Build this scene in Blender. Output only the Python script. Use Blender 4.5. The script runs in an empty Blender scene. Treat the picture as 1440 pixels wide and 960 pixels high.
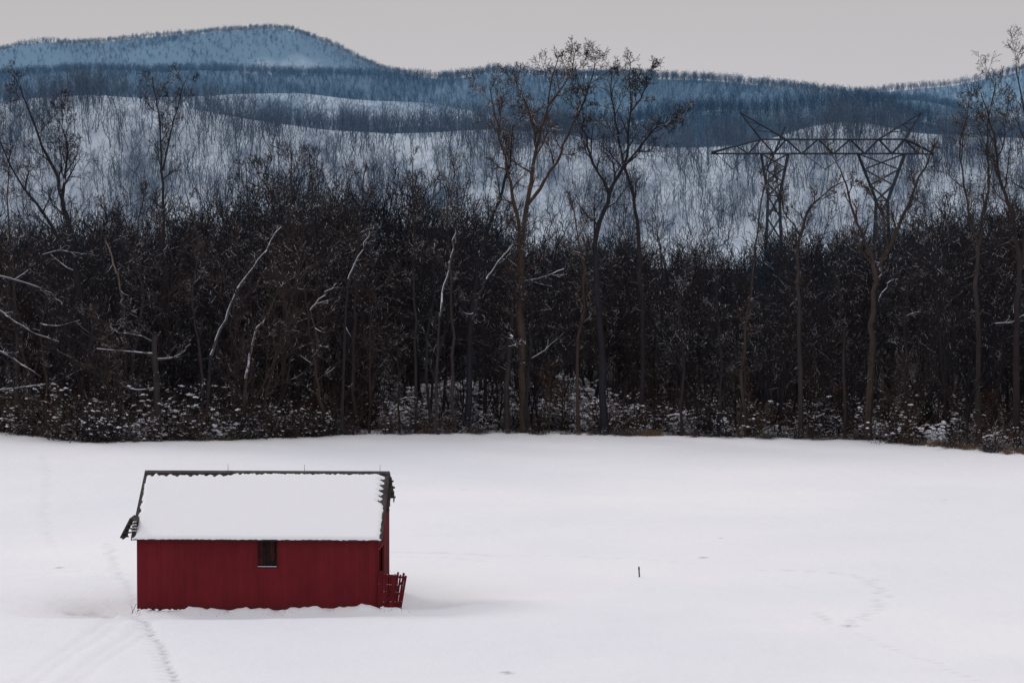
import bpy, math, random
import numpy as np
from mathutils import Vector, Matrix, noise as mnoise

F = 5667.0      # survey constant (focal length expressed in photo pixels)
CAMH = 24.5
scene = bpy.context.scene
scene.view_settings.view_transform = 'Standard'
scene.view_settings.look = 'None'
scene.view_settings.exposure = 0

def at(u, v, d):
    """world point on bearing u / elevation v, at range d from the look-out"""
    return Vector(((u-720.0)*d/F, d, CAMH-(v-164.0)*d/F))
def X_at(u, d): return (u-720.0)*d/F

# ------------------------------------------------------------------ materials
def new_mat(name):
    m = bpy.data.materials.new(name); m.use_nodes = True
    nt = m.node_tree
    b = nt.nodes['Principled BSDF']
    b.inputs['Specular IOR Level'].default_value = 0.15
    b.inputs['Roughness'].default_value = 0.85
    return m, nt, b
def N(nt, t, **kw):
    n = nt.nodes.new(t)
    for k, v in kw.items(): setattr(n, k, v)
    return n
def noise_node(nt, scale, detail=4, rough=0.55, coord='OBJ', stretch=None):
    nz = N(nt, 'ShaderNodeTexNoise'); nz.inputs['Scale'].default_value = scale
    nz.inputs['Detail'].default_value = detail; nz.inputs['Roughness'].default_value = rough
    if coord == 'OBJ':
        tc = N(nt, 'ShaderNodeTexCoord'); o = tc.outputs['Object']
    else:
        tc = N(nt, 'ShaderNodeNewGeometry'); o = tc.outputs['Position']
    if stretch:
        mp = N(nt, 'ShaderNodeMapping'); mp.inputs['Scale'].default_value = stretch
        nt.links.new(o, mp.inputs['Vector']); o = mp.outputs['Vector']
    nt.links.new(o, nz.inputs['Vector'])
    return nz
def ramp(nt, src, stops):
    r = N(nt, 'ShaderNodeValToRGB')
    while len(r.color_ramp.elements) < len(stops): r.color_ramp.elements.new(0.5)
    for e, (p, c) in zip(r.color_ramp.elements, stops):
        e.position = p; e.color = (c[0], c[1], c[2], 1) if hasattr(c, '__len__') else (c, c, c, 1)
    nt.links.new(src, r.inputs['Fac']); return r
def mix(nt, fac, a, b):
    m = N(nt, 'ShaderNodeMix', data_type='RGBA')
    for s, v in ((m.inputs[0], fac), (m.inputs[6], a), (m.inputs[7], b)):
        if isinstance(v, (int, float)): s.default_value = v
        elif isinstance(v, tuple): s.default_value = (v[0], v[1], v[2], 1)
        else: nt.links.new(v, s)
    return m.outputs[2]
def math_n(nt, op, a, b=None, c=None):
    m = N(nt, 'ShaderNodeMath', operation=op)
    for i, v in enumerate((a, b, c)):
        if v is None: continue
        if isinstance(v, (int, float)): m.inputs[i].default_value = v
        else: nt.links.new(v, m.inputs[i])
    return m.outputs[0]
def bump(nt, b, src, strength, dist):
    bp = N(nt, 'ShaderNodeBump'); bp.inputs['Strength'].default_value = strength
    bp.inputs['Distance'].default_value = dist
    nt.links.new(src, bp.inputs['Height']); nt.links.new(bp.outputs['Normal'], b.inputs['Normal'])

def bark_mat(name, col, snow_thr=0.6, snow_amt=0.5, snow_col=(0.66, 0.68, 0.75), side=0.0, warm=1.0):
    m, nt, b = new_mat(name)
    oi = N(nt, 'ShaderNodeObjectInfo')
    dark = tuple(c*0.6 for c in col); lite = tuple(min(1, c*1.5) for c in col)
    var = ramp(nt, oi.outputs['Random'], [(0, (0.6, 0.64, 0.75)), (0.5, (0.95, 0.95, 0.95)), (1, (1.0+.7*warm, 1.0+.36*warm, 1.0+.15*warm))])
    mm = N(nt, 'ShaderNodeMix', data_type='RGBA', blend_type='MULTIPLY'); mm.inputs[0].default_value = 1
    if snow_amt > 0:
        nz = noise_node(nt, 1.3, 2)
        base = mix(nt, nz.outputs['Fac'], dark, lite)
        nt.links.new(base, mm.inputs[6])
    else: mm.inputs[6].default_value = (*col, 1)
    nt.links.new(var.outputs['Color'], mm.inputs[7])
    base = mm.outputs[2]
    if snow_amt > 0:
        g = N(nt, 'ShaderNodeNewGeometry'); sp = N(nt, 'ShaderNodeSeparateXYZ')
        nt.links.new(g.outputs['True Normal'], sp.inputs[0])
        up = math_n(nt, 'ADD', sp.outputs['Z'], math_n(nt, 'MULTIPLY', sp.outputs['X'], side))
        n2 = noise_node(nt, 0.9, 2, coord='POS')
        val = math_n(nt, 'ADD', up, math_n(nt, 'MULTIPLY', math_n(nt, 'SUBTRACT', n2.outputs['Fac'], 0.5), 1.6))
        r = ramp(nt, val, [(max(0, snow_thr-0.06), 0.0), (min(1, snow_thr+0.06), snow_amt)])
        base = mix(nt, r.outputs['Color'], base, snow_col)
    nt.links.new(base, b.inputs['Base Color'])
    b.inputs['Roughness'].default_value = 0.95
    b.inputs['Specular IOR Level'].default_value = 0.0
    return m
def plain_mat(name, c1, c2, scale=2.0, rough=0.85, stretch=None, bmp=0.0):
    m, nt, b = new_mat(name)
    nz = noise_node(nt, scale, 5, stretch=stretch)
    r = ramp(nt, nz.outputs['Fac'], [(0.3, c1), (0.7, c2)])
    nt.links.new(r.outputs['Color'], b.inputs['Base Color'])
    b.inputs['Roughness'].default_value = rough
    if bmp: bump(nt, b, nz.outputs['Fac'], bmp, 0.05)
    return m

M_hero   = bark_mat('bark_dark', (0.038, 0.034, 0.035), 0.70, 0.65, warm=.35)
M_forest = bark_mat('bark_forest', (0.029, 0.026, 0.028), 0.84, 0.5, warm=.8)
M_forest_haze= bark_mat('bark_forest_hazy', (0.027, 0.040, 0.058), 1, 0, warm=.3)  # bluish bark: haze over the back woods is painted into the colour
M_pale   = bark_mat('bark_snow_laden', (0.085, 0.08, 0.085), 0.42, 0.9, (0.60, 0.62, 0.69), side=-0.5)
M_hillA  = bark_mat('trees_near_hill_hazy', (0.10, 0.145, 0.205), 1, 0, warm=.3)  # hill and mountain trees: aerial haze put into the base colour as blue
M_hillE  = bark_mat('trees_mid_hill_hazy', (0.062, 0.118, 0.19), 1, 0, warm=.3)
M_hillC  = bark_mat('trees_far_hill_hazy', (0.112, 0.205, 0.305), 1, 0, warm=.2)
M_hillM  = bark_mat('trees_mountain_hazy', (0.165, 0.27, 0.38), 1, 0, warm=.2)
M_snowbit = plain_mat('snow_clump', (0.60, 0.61, 0.67), (0.8, 0.8, 0.85), 4)
M_grass  = plain_mat('dry_grass', (0.10, 0.065, 0.045), (0.22, 0.15, 0.095), 3)
M_cedar  = plain_mat('cedar_foliage', (0.008, 0.011, 0.009), (0.02, 0.026, 0.018), 3)
M_leaf   = plain_mat('russet_leaves', (0.05, 0.02, 0.012), (0.11, 0.042, 0.022), 3)

# ------------------------------------------------------------------ mesh helper
class TB:
    def __init__(s): s.v = []; s.f = []; s.m = []
    def tube(s, pts, rad, k=4, mi=0):
        base = len(s.v); n = len(pts)
        d0 = (pts[-1]-pts[0])
        if d0.length < 1e-6: return
        d0.normalize()
        ref = Vector((1, 0, 0)) if abs(d0.x) < 0.7 else Vector((0, 1, 0))
        cs = [(math.cos(2*math.pi*j/k), math.sin(2*math.pi*j/k)) for j in range(k)]
        for i in range(n):
            d = (pts[min(i+1, n-1)]-pts[max(i-1, 0)])
            if d.length < 1e-6: d = d0.copy()
            d.normalize()
            a = d.cross(ref).normalized(); b = d.cross(a)
            a *= rad[i]; b *= rad[i]
            for c, sn in cs:
                s.v.append(pts[i]+a*c+b*sn)
        for i in range(n-1):
            for j in range(k):
                j2 = (j+1) % k
                s.f.append((base+i*k+j, base+(i+1)*k+j, base+(i+1)*k+j2, base+i*k+j2)); s.m.append(mi)
    def box(s, lo, hi, mi=0, M=None):
        b = len(s.v)
        for z in (lo[2], hi[2]):
            for x, y in ((lo[0], lo[1]), (hi[0], lo[1]), (hi[0], hi[1]), (lo[0], hi[1])):
                p = Vector((x, y, z)); s.v.append(M @ p if M else p)
        for f in ((3,2,1,0),(4,5,6,7),(0,1,5,4),(1,2,6,5),(2,3,7,6),(3,0,4,7)):
            s.f.append(tuple(b+i for i in f)); s.m.append(mi)
    def prism(s, poly, axis, a0, a1, mi=0):
        b = len(s.v); n = len(poly)
        for a in (a0, a1):
            for p in poly:
                s.v.append(Vector((a, p[0], p[1])) if axis == 'x' else Vector((p[0], a, p[1])))
        s.f.append(tuple(b+i for i in range(n))); s.m.append(mi)
        s.f.append(tuple(b+n+i for i in reversed(range(n)))); s.m.append(mi)
        for i in range(n):
            j = (i+1) % n
            s.f.append((b+i, b+n+i, b+n+j, b+j)); s.m.append(mi)
    def clump(s, p, r, rng, mi=0, flat=0.6):
        b = len(s.v)
        q = [(1,0,0),(0,1,0),(-1,0,0),(0,-1,0),(0,0,1),(0,0,-1)]
        for x, y, z in q:
            k = r*rng.uniform(0.6, 1.3)
            s.v.append(p+Vector((x*k+rng.uniform(-.3,.3)*r, y*k+rng.uniform(-.3,.3)*r, z*k*flat)))
        for f in ((0,1,4),(1,2,4),(2,3,4),(3,0,4),(1,0,5),(2,1,5),(3,2,5),(0,3,5)):
            s.f.append(tuple(b+i for i in f)); s.m.append(mi)
    def mesh(s, name, mats):
        me = bpy.data.meshes.new(name)
        me.from_pydata([tuple(v) for v in s.v], [], s.f)
        for m in mats: me.materials.append(m)
        if len(mats) > 1: me.polygons.foreach_set('material_index', s.m)
        me.update(); return me
    def obj(s, name, mats, link=True, fix=False):
        me = s.mesh(name, mats)
        if fix:
            import bmesh
            bm = bmesh.new(); bm.from_mesh(me); bmesh.ops.recalc_face_normals(bm, faces=bm.faces); bm.to_mesh(me); bm.free()
        o = bpy.data.objects.new(name, me)
        if link: scene.collection.objects.link(o)
        return o

def rvec(rng): return Vector((rng.gauss(0,1), rng.gauss(0,1), rng.gauss(0,1)))

def along(pts, t):
    n = len(pts)-1; x = min(max(t*n, 0), n-1e-4); i = int(x); f = x-i
    return pts[i].lerp(pts[i+1], f), (pts[i+1]-pts[i]).normalized(), i, f

def sprout(tb, pts, rad, L, level, P, rng, start=0.25):
    if level > P['max']: return
    m = P['num'][level]
    m = max(1, int(round(m*rng.uniform(0.8, 1.2))))
    az = rng.uniform(0, 6.28)
    for j in range(m):
        t = start+(1-start)*(j+rng.random())/m
        p, d, i, f = along(pts, t)
        r0 = rad[i]*(1-f)+rad[i+1]*f
        az += 2.4+rng.uniform(-.5, .5)
        ang = math.radians(rng.uniform(*P['ang'][level]))
        a = d.orthogonal().normalized(); a = Matrix.Rotation(az, 3, d) @ a
        cd = (d*math.cos(ang)+a*math.sin(ang)).normalized()
        cl = L*P['ratio'][level]*rng.uniform(0.5, 1.2)*(1.0-0.45*abs(t-P.get('peak', 0.35)))
        grow(tb, p, cd, cl, max(P['rmin'], min(r0*0.62, P['rcap'][level])), level, P, rng)

def grow(tb, p, d, L, r, level, P, rng):
    n = P['seg'][level]; pts = [p.copy()]; rad = [r]
    w = P['wob'][level]; tr = Vector((0, 0, P['trop'][level]))
    for i in range(n):
        d = (d+rvec(rng)*w+tr).normalized()
        p = p+d*(L/n); pts.append(p.copy())
        t = (i+1)/n; rad.append(max(P['rmin']*0.6, r*(1-0.78*t)))
    tb.tube(pts, rad, 3 if level > 1 else (4 if level == 1 else 5))
    sprout(tb, pts, rad, L, level+1, P, rng, start=0.2)

# ------------------------------------------------------------------ ground
def edge_y(X):
    xs = np.array([-60,-39,-32,-22,-12,0,10,18,26,32,38,60.])
    ys = np.array([316,311,299.5,302,308,310,309,306.5,304,299,292,285.])
    return np.interp(X, xs, ys)
def ground_z(X, Y):
    X = np.asarray(X, float); Y = np.asarray(Y, float)
    z = 0.32*np.sin(X*0.085+Y*0.03+1.0)+0.26*np.sin(X*0.05-Y*0.061+2)+0.10*np.sin(X*0.21+Y*0.13)+0.04*np.sin(X*0.47-Y*0.33+.7)
    z = z*(1-0.75*np.clip((Y-250)/40, 0, 1))
    t = np.clip((Y-395)/260, 0, 1); z = z-18*(t*t*(3-2*t))
    return z

def build_ground():
    xs = np.unique(np.concatenate([np.linspace(-7000,-400,12), np.linspace(-400,-60,24), np.linspace(-60,-42,30), np.arange(-42,42,0.22), np.linspace(42,60,30), np.linspace(60,400,24), np.linspace(400,7000,12)]))
    ys = np.unique(np.concatenate([np.linspace(-3000,0,8), np.linspace(0,165,40), np.arange(165,314,0.24), np.linspace(314,420,90), np.linspace(420,900,70), np.linspace(900,14000,20)]))
    X, Y = np.meshgrid(xs, ys)
    Z = ground_z(X, Y)
    e = edge_y(X)
    Z = Z+0.10*np.exp(-((Y-e)/2.0)**2)
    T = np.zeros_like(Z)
    rng = random.Random(5)
    def dimple(x, y, s, dep, tr=0.0, sy=None):
        sy = sy or s
        i0, i1 = np.searchsorted(xs, [x-3*s, x+3*s]); j0, j1 = np.searchsorted(ys, [y-3*sy, y+3*sy])
        if i1 <= i0 or j1 <= j0: return
        g = np.exp(-((X[j0:j1, i0:i1]-x)/s)**2-((Y[j0:j1, i0:i1]-y)/sy)**2)
        Z[j0:j1, i0:i1] -= dep*g
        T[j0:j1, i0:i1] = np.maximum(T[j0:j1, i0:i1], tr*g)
    def gd(v): return F*CAMH/(v-164.0)
    def trail(pts, step, s, dep, tr, jit=0.12):
        w = [(X_at(u, gd(v)), gd(v)) for u, v in pts]
        for a, b in zip(w[:-1], w[1:]):
            L = math.hypot(b[0]-a[0], b[1]-a[1]); n = max(1, int(L/step))
            for k in range(n):
                t = k/n
                dimple(a[0]+(b[0]-a[0])*t+rng.gauss(0, jit), a[1]+(b[1]-a[1])*t+rng.gauss(0, jit*.5), s, dep*rng.uniform(.6,1.3), tr*rng.uniform(.4,1.2))
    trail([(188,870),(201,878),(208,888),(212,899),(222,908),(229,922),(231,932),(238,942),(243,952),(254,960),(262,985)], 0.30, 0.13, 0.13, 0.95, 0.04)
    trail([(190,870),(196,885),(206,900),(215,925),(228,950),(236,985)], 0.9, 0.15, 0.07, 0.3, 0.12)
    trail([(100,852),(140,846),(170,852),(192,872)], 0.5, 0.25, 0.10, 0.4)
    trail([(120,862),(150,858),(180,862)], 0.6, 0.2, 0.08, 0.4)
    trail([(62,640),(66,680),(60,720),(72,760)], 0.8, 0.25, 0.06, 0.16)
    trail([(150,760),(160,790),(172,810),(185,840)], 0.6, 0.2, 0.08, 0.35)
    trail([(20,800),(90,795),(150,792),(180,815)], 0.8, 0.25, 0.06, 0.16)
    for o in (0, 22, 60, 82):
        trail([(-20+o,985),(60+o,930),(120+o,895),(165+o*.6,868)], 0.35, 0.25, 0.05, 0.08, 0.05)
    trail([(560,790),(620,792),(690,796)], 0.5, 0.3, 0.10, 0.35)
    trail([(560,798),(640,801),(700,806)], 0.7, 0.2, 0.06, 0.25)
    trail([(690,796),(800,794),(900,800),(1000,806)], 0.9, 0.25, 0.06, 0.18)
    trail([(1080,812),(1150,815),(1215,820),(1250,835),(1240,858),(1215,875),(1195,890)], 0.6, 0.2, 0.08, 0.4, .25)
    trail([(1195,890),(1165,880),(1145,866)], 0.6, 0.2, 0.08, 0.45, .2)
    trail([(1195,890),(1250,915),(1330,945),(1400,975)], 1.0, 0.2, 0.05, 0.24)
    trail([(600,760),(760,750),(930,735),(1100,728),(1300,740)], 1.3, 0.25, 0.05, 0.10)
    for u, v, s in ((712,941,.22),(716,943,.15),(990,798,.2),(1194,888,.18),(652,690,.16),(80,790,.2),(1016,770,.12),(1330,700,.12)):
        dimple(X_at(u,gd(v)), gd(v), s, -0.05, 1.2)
    def hollow(x, y, sx, sy, dep):
        g = np.exp(-((X-x)/sx)**2-((Y-y)/sy)**2); Z[:] -= dep*g
    hollow(-20.3, 203, 2.4, 4.0, 0.7); hollow(-22.0, 199.5, 3.0, 2.2, 0.35)
    hollow(-4.3, 203.5, 2.2, 4.5, 0.65); hollow(0, 203, 5, 2.5, .35)
    hollow(-12.5, 197.0, 7.0, 0.9, 0.22)
    hollow(-12.5, 194.2, 8.0, 1.4, -0.16)
    m = (np.abs(X+12.5) < 7.2) & (Y > 196) & (Y < 201)
    lip = 0.20*np.exp(-((Y-198.75+0.043*(X+12.6))/0.5)**2)*(0.75+0.35*np.sin(X*2.3)+0.25*np.sin(X*5.1+1)+.2*np.sin(X*11+2))
    Z[m] += lip[m]
    Z += 0.014*np.sin(X*1.9+np.sin(Y*0.8)*2)*np.sin(Y*1.3+X*.6)*((Y>160)&(Y<315))
    Fm = 1/(1+np.exp(-(Y-e-0.3-1.2*np.sin(X*1.1+np.sin(X*.37)*3)*np.sin(X*.43))/0.5))
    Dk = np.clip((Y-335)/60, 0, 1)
    ny, nx = X.shape
    co = np.stack([X, Y, Z], -1).reshape(-1, 3)
    idx = np.arange(nx*ny).reshape(ny, nx)
    q = np.stack([idx[:-1,:-1], idx[:-1,1:], idx[1:,1:], idx[1:,:-1]], -1).reshape(-1, 4)
    me = bpy.data.meshes.new('snowy_ground')
    me.vertices.add(len(co)); me.vertices.foreach_set('co', co.ravel().astype(np.float32))
    me.loops.add(q.size); me.loops.foreach_set('vertex_index', q.ravel().astype(np.int32))
    me.polygons.add(len(q)); me.polygons.foreach_set('loop_start', np.arange(0, q.size, 4, dtype=np.int32))
    me.polygons.foreach_set('use_smooth', np.ones(len(q), bool))
    me.update(calc_edges=True); me.validate()
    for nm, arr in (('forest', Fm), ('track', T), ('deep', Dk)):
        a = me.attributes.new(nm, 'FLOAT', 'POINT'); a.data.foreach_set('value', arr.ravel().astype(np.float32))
    m, nt, b = new_mat('snow_and_forest_floor')
    n1 = noise_node(nt, 0.03, 4); n2 = noise_node(nt, 0.9, 4, 0.65)
    sn = ramp(nt, n1.outputs['Fac'], [(0.32, (0.78, 0.785, 0.84)), (0.68, (0.88, 0.87, 0.895))])
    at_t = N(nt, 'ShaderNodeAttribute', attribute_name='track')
    at_f = N(nt, 'ShaderNodeAttribute', attribute_name='forest')
    at_d = N(nt, 'ShaderNodeAttribute', attribute_name='deep')
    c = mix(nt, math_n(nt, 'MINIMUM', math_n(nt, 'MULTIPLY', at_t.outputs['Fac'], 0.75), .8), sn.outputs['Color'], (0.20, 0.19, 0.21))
    n3 = noise_node(nt, 0.12, 3)
    v = math_n(nt, 'ADD', math_n(nt, 'MULTIPLY', n2.outputs['Fac'], 0.6), math_n(nt, 'MULTIPLY', n3.outputs['Fac'], 0.5))
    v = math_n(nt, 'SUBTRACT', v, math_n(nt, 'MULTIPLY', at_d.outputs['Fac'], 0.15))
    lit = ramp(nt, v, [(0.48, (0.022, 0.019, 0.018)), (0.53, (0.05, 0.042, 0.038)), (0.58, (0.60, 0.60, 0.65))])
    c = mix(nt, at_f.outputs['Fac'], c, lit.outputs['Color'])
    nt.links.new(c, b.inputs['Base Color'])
    b.inputs['Roughness'].default_value = 0.7
    nb = noise_node(nt, 1.2, 5, 0.6, stretch=(1,.5,1))
    bump(nt, b, nb.outputs['Fac'], 0.5, 0.16)
    me.materials.append(m)
    o = bpy.data.objects.new('snowy_ground', me); scene.collection.objects.link(o)
build_ground()

# ------------------------------------------------------------------ scatter via geometry nodes
def scatter(name, P, coll):
    P = np.asarray(P, float)
    me = bpy.data.meshes.new(name)
    me.vertices.add(len(P)); me.vertices.foreach_set('co', P[:, :3].ravel().astype(np.float32))
    rot = np.zeros((len(P), 3)); rot[:, 2] = P[:, 3]; rot[:, 0] = P[:, 6]
    a = me.attributes.new('rot', 'FLOAT_VECTOR', 'POINT'); a.data.foreach_set('vector', rot.ravel().astype(np.float32))
    a = me.attributes.new('scl', 'FLOAT', 'POINT'); a.data.foreach_set('value', P[:, 4].astype(np.float32))
    a = me.attributes.new('pick', 'INT', 'POINT'); a.data.foreach_set('value', P[:, 5].astype(np.int32))
    o = bpy.data.objects.new(name, me); scene.collection.objects.link(o)
    ng = bpy.data.node_groups.new(name+'_scatter', 'GeometryNodeTree')
    ng.interface.new_socket('Geometry', in_out='INPUT', socket_type='NodeSocketGeometry')
    ng.interface.new_socket('Geometry', in_out='OUTPUT', socket_type='NodeSocketGeometry')
    nd = ng.nodes
    gi = nd.new('NodeGroupInput'); go = nd.new('NodeGroupOutput')
    ip = nd.new('GeometryNodeInstanceOnPoints'); ci = nd.new('GeometryNodeCollectionInfo')
    ci.inputs['Collection'].default_value = coll
    ci.inputs['Separate Children'].default_value = True; ci.inputs['Reset Children'].default_value = True
    ip.inputs['Pick Instance'].default_value = True
    def attr(nm, ty):
        n = nd.new('GeometryNodeInputNamedAttribute'); n.data_type = ty; n.inputs['Name'].default_value = nm
        return [s for s in n.outputs if s.enabled and s.name == 'Attribute'][0]
    L = ng.links.new
    L(gi.outputs[0], ip.inputs['Points']); L(ci.outputs[0], ip.inputs['Instance'])
    L(attr('pick', 'INT'), ip.inputs['Instance Index'])
    L(attr('rot', 'FLOAT_VECTOR'), ip.inputs['Rotation'])
    L(attr('scl', 'FLOAT'), ip.inputs['Scale'])
    L(ip.outputs[0], go.inputs[0])
    md = o.modifiers.new('scatter', 'NODES'); md.node_group = ng
    return o
def coll_of(name, objs):
    c = bpy.data.collections.new(name)
    for o in objs: c.objects.link(o)
    return c

# ------------------------------------------------------------------ tree forms for masses (unit: 10 m tall)
P_forest = dict(max=3, seg=[8,4,2,2], num=[0,13,6,5], ang=[(0,0),(18,58),(22,58),(25,60)], ratio=[1,0.38,0.45,0.5],
                wob=[.05,.14,.18,.2], trop=[.05,.13,.08,.05], rmin=0.0155, rcap=[1,.07,.03,.019], peak=.3)
def forest_form(seed, H=10, r=0.13, start=0.3, P=P_forest, mat=None, name='forest_tree', stems=1):
    rng = random.Random(seed); tb = TB()
    for s in range(stems):
        hh = H*(1 if s == 0 else rng.uniform(.65,.95))
        sp = 0.07 if stems == 1 else .24
        p0 = Vector((0,0,-0.5)) if s == 0 else Vector((rng.gauss(0,.2), rng.gauss(0,.2), -.5))
        pts = [p0]; d = Vector((rng.gauss(0,sp), rng.gauss(0,sp), 1)); n = 9
        rr = r if s == 0 else r*.7; rad = [rr*1.15]
        for i in range(n):
            d = (d+Vector((rng.gauss(0,.13), rng.gauss(0,.13), .12))).normalized()
            pts.append(pts[-1]+d*(hh*0.93/n)); rad.append(rr*(1-0.88*(i+1)/n))
        tb.tube(pts, rad, 5)
        sprout(tb, pts, rad, hh, 1, P, rng, start=start)
    return tb.obj(name, [mat], link=False)
forms = [forest_form(100+i, r=random.Random(i).uniform(.06,.13), start=[.2,.35,.45,.3][i%4], mat=M_forest, stems=[1,2,1,1,3,1,2,1,1][i]) for i in range(9)]
c_forest = coll_of('forest_tree_forms', forms)
P_fb = dict(P_forest); P_fb.update(max=2, num=[0,18,10], rmin=.026, rcap=[1,.07,.033])
formsb = [forest_form(150+i, r=.12, start=[.2,.35,.3][i%3], mat=M_forest_haze, P=P_fb, name='hazy_forest_tree', stems=[1,1,2,1,1,2][i]) for i in range(6)]
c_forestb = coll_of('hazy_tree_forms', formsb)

P_far = dict(max=2, seg=[5,2,1], num=[0,12,4], ang=[(0,0),(22,60),(25,60)], ratio=[1,.34,.45],
             wob=[.05,.1,.14], trop=[.05,.10,.06], rmin=0.035, rcap=[1,.08,.045], peak=.3)
def far_forms(mat, tag, n=6, rm=0.035, num1=12, num2=4, ratio=.34, r=.11):
    P = dict(P_far); P['rmin'] = rm; P['num'] = [0, num1, num2]; P['ratio'] = [1, ratio, .45]
    return coll_of(tag, [forest_form(300+i, r=r, start=.2+.05*(i%3), P=P, mat=mat, name=tag) for i in range(n)])
c_A = far_forms(M_hillA, 'near_hill_tree', rm=0.028, num1=10, num2=3)
c_E = far_forms(M_hillE, 'mid_hill_tree', rm=.045, num1=9, num2=2)
c_C = far_forms(M_hillC, 'far_hill_tree', rm=.11, num1=9, num2=1, ratio=.5)
c_M = far_forms(M_hillM, 'mountain_tree', rm=.17, num1=9, num2=1, ratio=.6)

# ------------------------------------------------------------------ woods behind the field
rs = np.random.RandomState(3)
tp_u = [-300,0,130,200,330,345,450,470,560,680,700,940,960,1060,1080,1200,1340,1440,1800]
tp_v = [285,278,268,280,272,218,220,245,248,262,302,306,324,322,298,292,275,262,270]
def wood(n, d0, d1, half, nf, hs=(0.6,1.0), pw=1.0, tilt=.06, extra=0):
    out = []
    Y = rs.uniform(d0, d1, n); X = rs.uniform(-half, half, n)
    for x, y in zip(X, Y):
        if y < edge_y(x)+1.5: continue
        u = 720+x/y*F
        g = float(ground_z(x, y))
        top = np.interp(u, tp_u, tp_v)+extra
        h = CAMH-(top-164)*y/F-g
        h = min(h, 24)*(hs[0]+(hs[1]-hs[0])*rs.rand()**pw)
        out.append((x, y, g, rs.uniform(0, 6.28), h/10.0, rs.randint(nf), rs.normal(0, tilt)))
    return out
near = wood(840, 300, 366, 55, 9, (0.32, 1.02), 1.3, .12)
scatter('bare_woodland', near, c_forest)
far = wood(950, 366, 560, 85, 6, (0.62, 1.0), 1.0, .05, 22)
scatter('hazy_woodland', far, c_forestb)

# ------------------------------------------------------------------ hero trees
P_hero = dict(max=4, seg=[8,5,4,3,2], num=[0,10,8,5,4], ang=[(0,0),(25,60),(25,60),(25,60),(25,60)],
              ratio=[1,.36,.5,.58,.6], wob=[.05,.14,.18,.2,.22], trop=[.05,.10,.07,.04,.02], rmin=0.0175, rcap=[1,.085,.045,.026,.018], peak=.4)
def smooth_poly(pts, rng, jy=0.05, k=4):
    out = []
    n = len(pts)
    for i in range(n-1):
        p0 = pts[max(i-1,0)]; p1 = pts[i]; p2 = pts[i+1]; p3 = pts[min(i+2,n-1)]
        for j in range(k):
            t = j/k
            out.append(0.5*((2*p1)+(p2-p0)*t+(2*p0-5*p1+4*p2-p3)*t*t+(3*p1-p0-3*p2+p3)*t**3))
    out.append(pts[-1].copy())
    for i in range(1, len(out)): out[i] = out[i]+Vector((rng.gauss(0,jy), rng.gauss(0,jy), 0))
    return out
def hero(name, D, limbs, seed, mat=None, P=P_hero, start0=.45):
    rng = random.Random(seed); tb = TB()
    u0 = limbs[0][0][0][0]
    D = max(D, float(edge_y(X_at(u0, D)))+rng.uniform(.6, 2.2))
    for li, (path, r0, r1, dy, sl, st) in enumerate(limbs):
        n = len(path); pts = []
        for i, (u, v) in enumerate(path):
            dep = D+dy[0]+(dy[1]-dy[0])*i/(n-1)
            pts.append(at(u, v, dep))
        if li == 0: pts[0].z = float(ground_z(pts[0].x, pts[0].y))-0.3
        pts = smooth_poly(pts, rng, .07)
        m = len(pts)
        rad = [r0+(r1-r0)*i/(m-1) for i in range(m)]
        if li == 0: rad[0] *= 1.35; rad[1] *= 1.12
        tb.tube(pts, rad, 7)
        if sl > 0: sprout(tb, pts, rad, sl, 1, P, rng, start=st)
    o0 = tb.v[0].copy(); foot = Vector((o0.x, o0.y, 0))
    tb.v = [v-foot for v in tb.v]
    o = tb.obj(name, [mat or M_hero]); o.location = foot
    return o
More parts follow.
